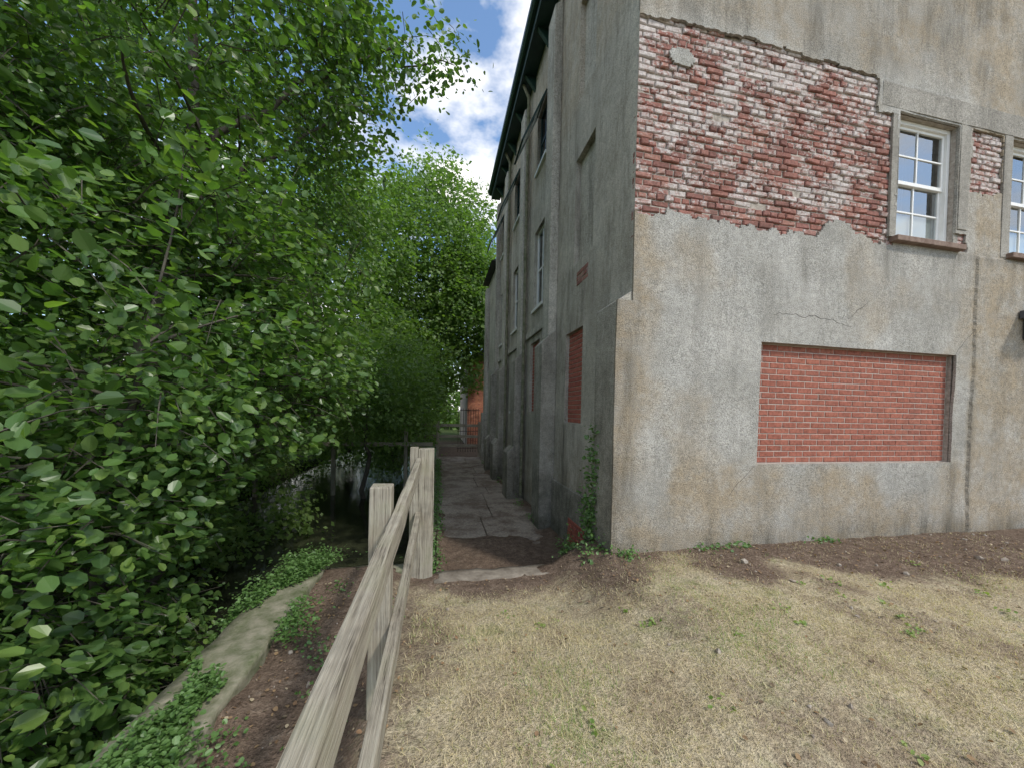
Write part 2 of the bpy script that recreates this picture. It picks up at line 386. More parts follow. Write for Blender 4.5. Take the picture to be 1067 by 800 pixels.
def holes_wall(name,a0,a1,z0,z1,holes,axis,pos,mat,reveal,step=None,parent=B,dark=None):
    A=[a0,a1];ZZ=[z0,z1]
    for h in holes: A+=[h[0],h[1]]; ZZ+=[h[2],h[3]]
    if step: A+=list(np.arange(a0,a1,step)); ZZ+=list(np.arange(z0,z1,step))
    A=np.unique(np.round(A,4)); ZZ=np.unique(np.round(ZZ,4))
    Tm,Zm=np.meshgrid(A,ZZ,indexing='ij')
    tc=(A[1:]+A[:-1])/2; zc=(ZZ[1:]+ZZ[:-1])/2; TC,ZC=np.meshgrid(tc,zc,indexing='ij')
    k=np.ones(TC.shape,bool)
    for h in holes: k&=~inr(TC,ZC,h)
    a=Tm.ravel(); z=Zm.ravel()
    if axis=='y': V=np.stack([a,np.full_like(a,pos),z],1)
    else: V=np.stack([np.full_like(a,pos),a,z],1)
    Fc=grid_faces(len(A),len(ZZ),k)
    V=list(map(tuple,V)); Fc=[tuple(f) for f in Fc]
    for h in holes:
        d=reveal if len(h)<5 else h[4]
        c=[(h[0],h[2]),(h[1],h[2]),(h[1],h[3]),(h[0],h[3])]
        for q in range(4):
            p,r=c[q],c[(q+1)%4]; b=len(V)
            if axis=='y': V+=[(p[0],pos,p[1]),(r[0],pos,r[1]),(r[0],pos+d,r[1]),(p[0],pos+d,p[1])]
            else: V+=[(pos,p[0],p[1]),(pos,r[0],r[1]),(pos+d,r[0],r[1]),(pos+d,p[0],p[1])]
            Fc.append((b,b+1,b+2,b+3))
    o=pyd(name,V,Fc,mat,parent)
    if dark is not None:
        Va=np.array(V)
        for nm,val in dark(Va).items():
            at=o.data.attributes.new(nm,'FLOAT','POINT'); at.data.foreach_set('value',val.astype(np.float32))
    return o
off=lambda r:(BX+r[0],BX+r[1],r[2],r[3])
holes_wall('front_backing_wall',BX+.002,12,-.8,9.7,[off(W1),off(W2),off(PN)],'y',YB,M_mortar,.13)
mb=MB(); mb.poly([(BX,BY+.002,9.7),(12,BY+.002,9.7),(7.07,BY+.002,13.1)]); mb.poly([(BX,13.5,9.7),(12,13.5,9.7),(7.07,13.5,13.1)]); mb.obj('gable_wall',M_side,B)
mb=MB(); mb.box(12.0,12.05,BY+.01,13.49,-.8,9.7); mb.box(BX+.01,12.0,13.45,13.5,-.8,9.7); mb.obj('rear_walls',M_side,B)

def bricks(name,x0,x1,z0,z1,plane,axis,mat,skip=None,seed=1,dep=.05,jit=.004,joint=.011,ch=.075,pattern='eng',parent=B,miss=0):
    r=np.random.default_rng(seed); Q=[]; row=0; zz=z0
    while zz<z1-.02:
        zt=min(zz+ch-joint,z1)
        head=(pattern=='eng' and row%2==1) or (pattern=='gar' and row%4==3)
        L=.1125 if head else .225
        xx=x0-((L*.5 if row%2 else 0) if not head else .056)
        while xx<x1:
            a=max(xx,x0); b=min(xx+L-joint,x1)
            if b-a>.02 and not (skip and skip((a+b)/2,(zz+zt)/2)) and r.random()>=miss: Q.append((a,b,zz,zt))
            xx+=L
        zz+=ch; row+=1
    Q=np.array(Q); n=len(Q)
    J=lambda s:r.uniform(-s,s,(n,4))
    cx=np.stack([Q[:,0],Q[:,1],Q[:,1],Q[:,0]],1); cz=np.stack([Q[:,2],Q[:,2],Q[:,3],Q[:,3]],1)
    sx=np.array([1,-1,-1,1]); sz=np.array([1,1,-1,-1])
    push=r.uniform(-jit,jit,(n,1))*1.3
    ox=cx+J(jit*.7); oz=cz+J(jit*.7)
    cf=.004+jit*.6
    ix=ox+sx*cf; iz=oz+sz*cf
    yf=plane+push+J(jit*.6)
    V=np.stack([np.stack([ox,np.full_like(ox,plane)+dep,oz],-1),np.stack([ox,yf+cf,oz],-1),np.stack([ix,yf,iz],-1)],1).reshape(n*12,3)
    f=[]
    for q in range(4):
        p=(q+1)%4; f+=[(q,p,4+p,4+q),(4+q,4+p,8+p,8+q)]
    f.append((8,9,10,11)); f=np.array(f)
    F=(np.arange(n)[:,None,None]*12+f[None]).reshape(-1,4)
    if axis=='x': V=V[:,[1,0,2]]
    return fast(name,V,F,mat,parent)
def skipf(x,z):
    t=x-BX
    return nearrect(t,z,W1,.11,.03) or nearrect(t,z,W2,.11,.03)
bricks('exposed_bricks',BX+.003,BX+5.95,3.55,6.33,BY+.026,'y',M_oldbrick,skip=skipf,seed=4,jit=.0085,pattern='gar',joint=.013,miss=.005)
mb=MB(); mb.box(BX+PN[0],BX+PN[1],BY+.094,BY+.16,PN[2],PN[3]); mb.obj('infill_mortar',M_mortar2,B)
bricks('brick_infill_panel',BX+PN[0]+.012,BX+PN[1]-.012,PN[2]+.012,PN[3]-.01,BY+.088,'y',M_newbrick,seed=9,jit=.0015,pattern='str',dep=.03,joint=.010)
o=rough_box('window_lintel_band',BX+3.52,BX+7.7,BY-.010,BY+.03,5.735,6.04,.15,M_smooth,.008,B,smooth=False)
mb=MB(); mb.box(BX+4.955,BX+5.14,BY-.006,BY+.03,4.28,5.735); mb.box(BX+5.82,BX+5.985,BY-.006,BY+.03,3.98,5.735); mb.box(BX+3.72,BX+3.832,BY-.004,BY+.03,4.04,5.735)
for w in (W1,W2):
    for (a,b) in ((w[0]-.09,w[0]-.002),(w[1]+.002,w[1]+.09)): mb.box(BX+a,BX+b,BY+.0315,BY+.175,w[2]-.05,w[3]+.05)
mb.obj('window_surround',M_smooth,B,bevel=.004)
def sash(x0,x1,z0,z1,yp,suffix):
    p=bpy.data.objects.new('sash_window'+suffix,None); link(p,B)
    mb=MB(); f=.055
    mb.box(x0,x0+f,yp,yp+.09,z0,z1); mb.box(x1-f,x1,yp,yp+.09,z0,z1); mb.box(x0+f,x1-f,yp,yp+.09,z1-f,z1); mb.box(x0+f,x1-f,yp,yp+.10,z0,z0+.05)
    zm=(z0+z1)/2
    for (a,b,yy) in ((zm-.02,z1-f,yp+.03),(z0+.05,zm+.02,yp+.055)):
        s=.04; X0,X1=x0+f,x1-f
        mb.box(X0,X0+s,yy,yy+.03,a,b); mb.box(X1-s,X1,yy,yy+.03,a,b); mb.box(X0+s,X1-s,yy,yy+.03,b-s,b); mb.box(X0+s,X1-s,yy,yy+.03,a,a+s+.01)
        xm=(X0+X1)/2; zc=(a+b)/2
        mb.box(xm-.011,xm+.011,yy+.003,yy+.027,a+s+.01,b-s)
        mb.box(X0+s,xm-.011,yy+.004,yy+.026,zc-.011,zc+.011); mb.box(xm+.011,X1-s,yy+.004,yy+.026,zc-.011,zc+.011)
    mb.obj('frame',M_white,p,bevel=.003)
    mb=MB(); mb.poly([(x0+f,yp+.045,zm),(x1-f,yp+.049,zm),(x1-f,yp+.046,z1-f),(x0+f,yp+.042,z1-f)]); mb.poly([(x0+f,yp+.072,z0+.05),(x1-f,yp+.068,z0+.05),(x1-f,yp+.07,zm),(x0+f,yp+.074,zm)])
    mb.obj('glass',M_glass,p)
    mb=MB(); mb.poly([(x0,yp+.10,z0),(x1,yp+.10,z0),(x1,yp+.10,z0+.46),(x0,yp+.10,z0+.40)]); mb.obj('pane_reflection_sheet',M_panesheen,p)  # pale sheet behind the lower panes, painted stand-in for their reflection
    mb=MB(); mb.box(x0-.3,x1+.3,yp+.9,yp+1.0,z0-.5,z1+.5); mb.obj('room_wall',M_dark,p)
sash(BX+W1[0]+.004,BX+W1[1]-.004,W1[2]+.004,W1[3]-.004,BY+.10,'')
sash(BX+W2[0]+.004,BX+W2[1]-.004,W2[2]+.004,W2[3]-.004,BY+.10,'.001')
mb=MB()
for w in (W1,W2):
    mb.prism([(BX+w[0]-.07,w[2]-.085),(BX+w[1]+.07,w[2]-.085),(BX+w[1]+.07,w[2]-.012),(BX+w[0]-.07,w[2]-.012)],BY-.075,BY+.12)
mb.obj('window_sill',M_sill,B,bevel=.008)
mb=MB(); y0=BY+.012
mb.prism([(BX-.19,-.9),(BX-.001,-.9),(BX-.001,3.0),(BX-.19,2.87)],y0,BY+.56); mb.obj('corner_buttress',M_butt,B,bevel=.012)

def SW(c0,c1,z0,z1,d=.12): return (BY+c0,BY+c1,z0,z1,d)
sw=[SW(1.15,1.9,4.0,5.7,.09),SW(1.2,1.85,6.6,8.2,.09),SW(1.45,2.2,1.42,2.93,.09),
    SW(3.65,4.45,7.1,8.4),SW(3.7,4.5,3.95,5.75),SW(3.9,4.7,1.6,3.2,.09),
    SW(6.2,7.0,7.1,8.4),SW(6.2,7.0,3.95,5.75),SW(6.2,7.0,1.6,3.0),
    SW(8.5,9.2,7.1,8.4),SW(8.5,9.2,3.95,5.75),SW(8.5,9.2,1.6,3.0)]
def sdark(V):
    y=V[:,1]; z=V[:,2]; d=np.zeros(len(V)); w=np.zeros(len(V))
    for h in sw:
        c=(z<h[2])&(z>h[2]-1.4)
        for e in (h[0],h[1]): d+=.6*np.exp(-((y-e)/.12)**2)*c
    w=.5*ss((z-6.3)/.6)+.4*ss((1.2-z)/1.)+.15
    d+=.25*ss((z-8.6)/.8)
    return {'dark':np.clip(d,0,1),'warm':np.clip(w,0,1)}
holes_wall('side_wall',BY+.012,13.5,-.9,9.7,sw,'x',BX,M_side,.12,step=.12,dark=sdark)
mb=MB()
for k in (0,1): h=sw[k]; mb.box(BX+h[4],BX+h[4]+.03,h[0],h[1],h[2],h[3])
mb.obj('blocked_windows',M_side,B)
for k,sd in ((2,3),(5,5)):
    h=sw[k]; mb=MB(); mb.box(BX+.068,BX+.12,h[0],h[1],h[2],h[3]); mb.obj('side_infill_mortar',M_mortar2,B)
    bricks('side_brick_infill',h[0]+.01,h[1]-.01,h[2]+.01,h[3]-.01,BX+.06,'x',M_sidebrick,seed=sd,jit=.0015,pattern='str',dep=.03)
bricks('plinth_brick_patch',BY+1.1,BY+1.75,-.62,-.10,BX-.062,'x',M_sidebrick,seed=12,jit=.005,dep=.06)
bricks('exposed_side_bricks',BY+1.3,BY+1.75,3.62,3.85,BX-.008,'x',M_oldbrick,seed=13,jit=.003,dep=.03)
mbw=MB(); mbg=MB(); mbd=MB(); mbk=MB()
for k in (3,4,6,7,8,9,10,11):
    a,b,c,d,_=sw[k]; xp=BX+.07; f=.05
    T_=mbw if c<7 else mbd
    T_.box(xp,xp+.05,a,a+f,c,d); T_.box(xp,xp+.05,b-f,b,c,d); T_.box(xp,xp+.05,a+f,b-f,c,c+f); T_.box(xp,xp+.05,a+f,b-f,d-f,d)
    T_.box(xp+.01,xp+.04,a+f,b-f,(c+d)/2-.02,(c+d)/2+.02); T_.box(xp+.012,xp+.038,(a+b)/2-.012,(a+b)/2+.012,c+f,d-f)
    mbg.poly([(xp+.025,a,c),(xp+.025,b,c),(xp+.025,b,d),(xp+.025,a,d)])
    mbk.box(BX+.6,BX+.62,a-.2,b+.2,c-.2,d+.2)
    mbw.box(BX-.05,BX+.07,a-.04,b+.04,c-.07,c-.003)
mbw.obj('side_window_frames',M_white,B,bevel=.003); mbd.obj('upper_window_frames',M_green,B,bevel=.003); mbg.obj('side_glass',M_glass,B); mbk.obj('side_rooms',M_dark,B)
for k in (3,6,9):
    a,b,c,d,_=sw[k]; ang=math.radians(24); H=d-c-.05
    def fr(mb,s0,s1,t0,t1,th=.035):
        pts=[]
        for (s,tt,o) in ((s0,t0,0),(s1,t0,0),(s1,t1,0),(s0,t1,0),(s0,t0,th),(s1,t0,th),(s1,t1,th),(s0,t1,th)):
            xx=BX-.01-tt*math.sin(ang)-o*math.cos(ang); zz=d-.02-tt*math.cos(ang)+o*math.sin(ang)
            pts.append((xx,s,zz))
        q=len(mb.v); mb.v+=pts; mb.f+=[(q,q+3,q+2,q+1),(q+4,q+5,q+6,q+7),(q,q+1,q+5,q+4),(q+1,q+2,q+6,q+5),(q+2,q+3,q+7,q+6),(q+3,q,q+4,q+7)]
    m2=MB(); e=.06
    fr(m2,a,a+e,0,H); fr(m2,b-e,b,0,H); fr(m2,a+e,b-e,0,e); fr(m2,a+e,b-e,H-e,H); fr(m2,a+e,b-e,H/2-.02,H/2+.02,.03)
    m2.obj('open_casement',M_green,B,bevel=.003)
    m3=MB(); fr(m3,a+e,b-e,e,H-e,.006); m3.obj('casement_glass',M_glass,B)
mb=MB(); mp2=MB()
for c,w in ((2.95,.42),(5.35,.42),(7.75,.40),(9.5,.22)):
    a,b=BY+c-w/2,BY+c+w/2
    mp2.prism([(BX-.16,3.02),(BX-.002,3.02),(BX-.002,9.25),(BX-.16,9.12)],a,b)
    mb.prism([(BX-.29,-.9),(BX-.002,-.9),(BX-.002,3.14),(BX-.16,3.015),(BX-.29,2.86)],a-.05,b+.05)
    if c>4: mb.prism([(BX-.45,-.9),(BX-.292,-.9),(BX-.292,.72),(BX-.45,.55)],a-.1,b+.1)
mb.box(BX-.05,BX-.002,BY+.57,BY+2.68,-.9,.35)
mb.obj('buttresses',M_butt,B,bevel=.012)
mp2.box(BX-.05,BX-.002,BY+3.22,13.4,3.35,3.5)
mp2.obj('pilasters',M_side,B,bevel=.012)
mb=MB()
mb.box(BX-.30,BX+.0,BY-.25,13.7,9.58,9.62); mb.box(BX-.335,BX-.30,BY-.25,13.7,9.55,9.80)
mb.prism([(BX-.34,9.83),(BX-.47,9.83),(BX-.46,9.76),(BX-.41,9.71),(BX-.34,9.70)],BY-.25,13.7)
for k in range(9):
    yy=BY+.3+k*1.1; mb.prism([(BX-.28,9.575),(BX-.003,9.575),(BX-.003,9.25)],yy,yy+.09)
mb.obj('eaves_gutter',M_green,B,bevel=.006)
mb=MB(); mb.prism([(BX-.4,9.85),(7.07,13.35),(12.4,9.75),(12.4,9.85),(7.07,13.47),(BX-.4,9.95)],BY-.3,13.75); mb.obj('roof',M_slate,B)
mb=MB(); mb.prism([(BX-.04,-.9),(9,-.9),(9,7.2),(BX-.04,7.2)],13.52,16.2)
mb.box(BX-.2,BX-.045,15.7,16.15,-.9,6.9); mb.box(BX-.3,BX-.202,15.72,16.1,-.9,1.5); mb.obj('rear_wing',M_side,B,bevel=.01)
mb=MB(); mb.prism([(BX-.3,7.22),(9.2,7.22),(5.5,9.0)],13.52,16.4); mb.obj('rear_wing_roof',M_slate,B)
V,F=tubes([([(BX-.1,BY+5.0,-.5),(BX-.1,BY+5.0,9.3),(BX-.3,BY+5.0,9.7)],[.04]*3),([(BX-.1,BY+7.4,-.5),(BX-.1,BY+7.4,9.3),(BX-.3,BY+7.4,9.7)],[.04]*3)],8)
fast('downpipes',V,F,M_conc,B,True)
mb=MB(); mb.prism([(BX+6.2,3.10),(BX+7.9,3.10),(BX+7.9,3.30),(BX+6.2,3.22)],BY-.45,BY-.03); mb.prism([(BX+6.3,3.095),(BX+6.37,3.095),(BX+6.37,2.8),(BX+6.3,2.8)],BY-.12,BY-.03)
mb.obj('door_canopy',M_slate,B,bevel=.01)

# ---------------------------------------------------------------- fence
Fn=empty('timber_post_and_rail_fence')
def plank(name,x0,x1,y0,y1,z0,z1,mat,seed,amp=.006,step=.2):
    o=rough_box(name,x0,x1,y0,y1,z0,z1,step,mat,amp,Fn,seed,False)
    m=o.modifiers.new('b','BEVEL'); m.width=.006; m.segments=2; m.limit_method='ANGLE'; m.angle_limit=math.radians(50)
plank('top_rail',-.235,-.180,-.9,4.16,.935,1.05,M_woodY,5)
plank('lower_rail',-.240,-.185,-.9,4.16,.33,.45,M_woodY,15)
plank('end_post',-.215,-.045,4.165,4.33,-.6,1.15,M_woodZ,25)
plank('middle_post',-.353,-.241,2.0,2.12,-.5,1.18,M_woodZ,35)
plank('near_post',-.353,-.241,-.45,-.33,-.5,1.18,M_woodZ,45)
plank('end_block',-.31,-.217,4.165,4.27,-.5,1.17,M_woodZ,55)
F2=empty('timber_post_and_rail_fence.001')
mb=MB()
for z0 in (.80,.28,-.15): mb.box(-1.7,2.0,17.25,17.30,z0,z0+.13)
mb.obj('rails',M_woodX,F2,bevel=.006)
mb=MB()
for xx in (-1.7,-.1,1.85): mb.box(xx,xx+.13,17.12,17.245,-1.0,1.05)
mb.obj('posts',M_woodZ,F2,bevel=.008)
SL=empty('timber_sluice_footbridge')
mb=MB(); mb.box(-6.3,-.2,13.0,13.25,.30,.42); mb.obj('beams',M_woodX,SL,bevel=.01)
mb=MB(); 
for xx in (-6,-3.6,-1.2): mb.box(xx,xx+.12,13.28,13.395,-2.3,.9)
mb.obj('uprights',M_woodZ,SL,bevel=.008)
G=empty('iron_gate'); L=[]
for k in range(9): L.append(([(1.0+k*.13,19.0,-.6),(1.0+k*.13,19.0,1.7)],[.014]*2))
for z0 in (-.4,.5,1.6): L.append(([(.95,19.0,z0),(2.1,19.0,z0)],[.018]*2))
V,F=tubes(L,6); fast('bars',V,F,M_metal,G)
OB=empty('brick_outbuilding')
mb=MB(); mb.box(1.7,8,22.06,30,-.8,4.6); mb.obj('mortar_core',M_mortar2,OB)
bricks('wall_bricks',1.7,5.2,-.7,4.6,22.0,'y',brickmat('orange_brick',[(.50,.20,.12),(.58,.26,.16),(.42,.16,.11)]),seed=22,parent=OB,dep=.05)
mb=MB(); mb.prism([(1.5,4.62),(8.2,4.62),(5.0,6.8)],21.8,30.2); mb.obj('tiled_roof',M_slate,OB)

# ---------------------------------------------------------------- foliage
LT=np.array([(0,0,0),(.16,.24,.03),(.48,.41,.08),(.84,.32,.05),(1,0,-.04),(.84,-.32,.05),(.48,-.41,.08),(.16,-.24,.03)])
LF=np.array([(0,4,3,2,1),(0,7,6,5,4)])
LT4=np.array([(0,0,0),(.5,.38,.06),(1,0,-.02),(.5,-.38,.06)]); LF4=np.array([(0,2,1),(0,3,2)])
def leaf_mesh(name,P,A,Nn,Sz,mat,parent=None,tmpl=(LT,LF)):
    T,Fc=tmpl
    A=nrm(A); Nn=nrm(Nn-A*np.sum(A*Nn,1,keepdims=True)); C=np.cross(Nn,A)
    wd=np.random.default_rng(len(P)).uniform(.72,1.05,len(P))[:,None,None]
    V=P[:,None]+Sz[:,None,None]*(T[None,:,0:1]*A[:,None]+T[None,:,1:2]*C[:,None]*wd+T[None,:,2:3]*Nn[:,None])
    k=len(T); n=len(P)
    F=(np.arange(n)[:,None,None]*k+Fc[None]).reshape(-1,Fc.shape[1])
    return fast(name,V.reshape(-1,3),F,mat,parent)
def shell(c,r,n,lo=.6,thr=.45,ns=.6,seed=1,hi=1.0):
    g=np.random.default_rng(seed)
    d=nrm(g.normal(size=(n,3))); rr=g.uniform(lo**3,hi,size=n)**(1/3)
    c=np.array(c);r=np.array(r)
    lump=1+.40*(fbm(d*2.6+seed,3,seed)-.5)*2
    P=c+d*r*rr[:,None]*lump[:,None]; O=nrm(d/r)
    k=fbm(P*ns,2,seed+5)>thr
    return P[k],O[k]
def spray(P,O,nl,size,seed=1,spread=(.26,.2,.09),droop=.25,jit=.55,upw=.8):
    g=np.random.default_rng(seed); n=len(P)
    O=nrm(O*np.array([1,1,.45])+g.normal(size=(n,3))*.45-np.array([0,0,droop]))
    sd=nrm(np.cross(O,[0,0,1.])); up=np.cross(sd,O)
    idx=np.repeat(np.arange(n),nl); m=len(idx)
    cs=g.uniform(.6,1.45,n)[idx]
    a=g.uniform(-1.3,1.3,m); b=g.normal(size=m); c=g.normal(size=m)
    pos=P[idx]+O[idx]*(a*spread[0]*cs)[:,None]+sd[idx]*(b*spread[1]*cs*(1.0-.55*a/1.3))[:,None]+up[idx]*(c*spread[2])[:,None]
    pos[:,2]-=.12*np.abs(a)*spread[0]*2
    ax=nrm(O[idx]*.8+sd[idx]*(np.sign(b)*.7)[:,None]+g.normal(size=(m,3))*jit-np.array([0,0,.25]))
    tilt=(nrm(g.normal(size=(n,3)))*.4)[idx]
    nn=nrm(np.array([0,0,upw])+O[idx]*.35+tilt+g.normal(size=(m,3))*.5)
    sz=g.uniform(.45,1.25,m)*size*g.uniform(.65,1.2,n)[idx]
    return pos,ax,nn,sz,O
def twig_lines(P,O,ln,rad,every=1,seed=1):
    L=[]
    for p,o in list(zip(P,O))[::every]:
        L.append(([p-o*ln+np.array([0,0,-.06]),p-o*ln*.3,p+o*ln*.45-np.array([0,0,.03])],[rad,rad*.7,rad*.3]))
    return L
def build_tree(name,ells,trunks,mat,nl,size,seed,tm=(LT,LF),keep=None,spread=(.26,.2,.09),twig=True,limbs=40,ns=.6,upw=.8,extra=None,lo=.6):
    T=empty(name); Ps=[];Os=[]
    for q,(c,r,n,thr) in enumerate(ells):
        p,o=shell(c,r,n,thr=thr,seed=seed+q*7,ns=ns,lo=lo); Ps.append(p);Os.append(o)
    P=np.concatenate(Ps);O=np.concatenate(Os)
    if keep is not None: k=keep(P); P=P[k];O=O[k]
    nx_=len(P)
    if extra is not None: P=np.concatenate([P,extra[0]]);O=np.concatenate([O,extra[1]])
    pos,ax,nn,sz,Od=spray(P,O,nl,size,seed,spread,upw=upw)
    if keep is not None:
        k=keep(pos,True); k[nx_*nl:]=True; pos,ax,nn,sz=pos[k],ax[k],nn[k],sz[k]
    leaf_mesh('foliage',pos,ax,nn,sz,mat,T,tm)
    g=np.random.default_rng(seed+99); L=[]
    for tr in trunks: L.append(tr)
    sel=g.choice(len(P),min(limbs,len(P)),replace=False)
    for s in sel:
        e=P[s]; best=None
        for tr in trunks:
            pts=np.asarray(tr[0],float); rd=tr[1]
            for qi in range(len(pts)-1):
                for w in (0,.5):
                    pt=pts[qi]*(1-w)+pts[qi+1]*w
                    if pt[2]<e[2]-.1 or qi==0:
                        d=np.linalg.norm(pt-e)
                        if best is None or d<best[0]: best=(d,pt,rd[qi])
        d,b,rd=best; m=(b+e)/2+g.normal(size=3)*.12*d+np.array([0,0,.1*d]); 
        tt=np.linspace(0,1,7)[:,None]; crv=(1-tt)**2*b+2*tt*(1-tt)*m+tt**2*e
        r0=min(rd*.5,.012+.012*d)
        L.append((crv,np.linspace(r0,.005,7)))
    if twig: L2=twig_lines(P,Od,.42,.006,1,seed); V,F=tubes(L2,3); fast('twigs',V,F,M_bark,T)
    V,F=tubes(L,8); fast('trunk_and_limbs',V,F,M_bark,T,True)
    return T
def keepA(P,leaf=False):
    d=np.linalg.norm(P-np.array([0,0,1.6]),axis=1)
    x,y,z=P[:,0],P[:,1],P[:,2]
    lump=(fbm(P*.8,2,401)-.5)*1.1
    low=-(.39*np.clip(y,0,20)+.60)
    lim=np.where(z<.7,np.minimum(low,-1.9-.15*(.7-z)),-1.15)
    lim=np.where((z>=.7)&(z<1.6),np.minimum(-1.15,low+(z-.7)*2.0),lim)
    lim=np.where(z>3.0,-1.1,lim)
    lim=np.where(z>5.2,-.85,lim)
    lim=lim+lump*np.where(z>.75,.9,.4)-.12
    if leaf: lim=lim+.15
    return (d>2.0)&(x<lim)&(z>-1.3)
def wob(pts,seed,a=.12,n=9):
    g=np.random.default_rng(seed); pts=np.asarray(pts,float); t=np.linspace(0,len(pts)-1,n)
    o=np.stack([np.interp(t,np.arange(len(pts)),pts[:,k]) for k in range(3)],1); o[1:-1]+=g.normal(size=(n-2,3))*a; return o
br1=wob([(-3.1,5.3,4.6),(-2.0,5.8,6.3),(-1.0,6.0,7.1),(.15,6.0,7.15)],4,.06,14)
br2=wob([(-3.1,5.3,4.2),(-2.2,5.6,5.2),(-1.5,5.8,5.9),(-.9,5.9,6.1)],6,.06,12)
trA=[(wob([(-3.9,5.0,-1.8),(-3.4,4.9,1),(-3.2,5.2,4),(-3.0,5.6,8.5)],1),np.linspace(.16,.03,9)),
     (wob([(-4.1,5.2,-1.8),(-4.6,4.2,1.5),(-4.6,3.6,6.5)],2),np.linspace(.14,.03,9)),
     (wob([(-3.9,5.1,-1.6),(-2.9,4.0,.6),(-2.3,3.3,2.2)],3,.07),np.linspace(.09,.015,9)),
     (br1,np.linspace(.045,.006,14)),(br2,np.linspace(.035,.006,12)),
     (wob([(-3.9,5.2,-1.6),(-3.1,6.4,1.2),(-1.9,7.2,3.4)],5,.08),np.linspace(.1,.015,9))]
g=np.random.default_rng(5)
ei=[];eo=[]
for br,i0,nn_ in ((br1,3,64),(br2,4,34)):
    for q in range(nn_):
        u=g.uniform(i0,len(br)-1.01); a=int(u); p=br[a]*(1-u+a)+br[a+1]*(u-a)+g.normal(size=3)*np.array([.14,.30,.20])
        ei.append(p); eo.append(nrm(br[a+1]-br[a]+g.normal(size=3)*.25))
extra=(np.array(ei),np.array(eo))
ellA=[((-3.9,4.9,2.3),(2.9,3.2,2.6),2000,.48),
      ((-3.4,5.8,5.6),(2.7,3.2,2.6),1600,.46),
      ((-3.5,3.2,.1),(1.9,1.9,1.5),950,.46),
      ((-2.6,5.2,1.5),(1.45,2.4,1.4),520,.46),
      ((-3.4,5.6,8.4),(2.9,3.0,2.0),800,.44),
      ((-5.5,3.0,3.5),(2.2,2.4,4.5),650,.44),
      ((-3.4,8.6,3.6),(2.3,2.6,3.6),500,.42),
      ((-4.2,5.2,2.5),(2.0,2.4,3.6),380,.38)]
build_tree('alder_tree',ellA,trA,M_leafA,29,.094,100,keep=keepA,limbs=170,extra=extra,ns=1.15)
LT6=(LT4,LF4)
trC=[(wob([(-8.5,11,-1),(-8,11,5),(-7.5,11,11)],7,.2),np.linspace(.25,.05,9))]
build_tree('willow_tree',[((-8.4,10.5,4),(4.0,4.5,5.2),1300,.38),((-7.8,13,8.5),(4.0,4.4,4.6),900,.38)],trC,M_leafB,26,.20,200,tm=LT6,spread=(.5,.4,.2),twig=False,limbs=50,ns=.4)
build_tree('ash_tree',[((-.8,22.5,9.8),(4.0,3.4,7.2),2300,.45),((-4.8,19,7),(3.4,4,7.0),1500,.42),((1.2,20.4,7.0),(2.3,1.4,4.4),900,.42),((-2.2,19,3.0),(2.4,2,3.2),700,.38)],
    [(wob([(-.8,23,-.7),(-.6,23,7),(-.8,23,15)],8,.2),np.linspace(.3,.05,9)),(wob([(-4.5,20,-.7),(-4.6,20,11)],9,.2),np.linspace(.25,.05,9))],M_leafB,26,.25,300,tm=LT6,spread=(.5,.4,.2),twig=False,limbs=70,ns=.7)
build_tree('elder_bush',[((-2.3,12.4,2.3),(2.0,3.0,2.0),800,.36),((-1.8,16.5,1.8),(1.7,3.0,2.8),700,.36)],
    [(wob([(-2.4,12.8,-1.6),(-2.3,12.8,2.5)],10,.1),np.linspace(.09,.02,9)),(wob([(-2,17.5,-.9),(-2,17.5,3.5)],10,.1),np.linspace(.09,.02,9))],M_leafB,30,.13,400,tm=LT6,spread=(.35,.3,.14),twig=False,limbs=40)
ell=[]
gg=np.random.default_rng(44)
for k in range(26):
    a=-60+k*(250/26)
    rr=gg.uniform(34,50); an=math.radians(90-a-(-40)) 
    ell.append(((rr*math.cos(an),rr*math.sin(an)+5,gg.uniform(2.5,4)),(5.5,5.5,gg.uniform(6,9)),230,.34))
trunks=[(wob([(e[0][0],e[0][1],-.8),(e[0][0],e[0][1],6)],20+i,.2),np.linspace(.3,.08,9)) for i,e in enumerate(ell)]
build_tree('distant_tree_belt',ell,trunks,M_leafB,18,.62,500,tm=LT6,spread=(.9,.7,.45),twig=False,limbs=20,ns=.3)
build_tree('bank_shrubs',[((-7.6,4,.0),(1.6,5,1.9),600,.34),((-7.2,12,.2),(1.6,5,2.2),500,.34),((-4.6,9.0,-.6),(1.6,2.6,1.0),260,.36),((-6.4,16.5,.9),(2.4,4.0,2.9),700,.3),((-4.2,22,.6),(3.2,3.0,3.0),700,.3)],  # last two clumps added to keep bright low sky out of the water reflection
    [(wob([(-7.6,4,-1.4),(-7.5,4,1)],30,.1),np.linspace(.06,.02,9))],M_leafB,26,.15,600,tm=LT6,spread=(.32,.27,.13),twig=False,limbs=30)

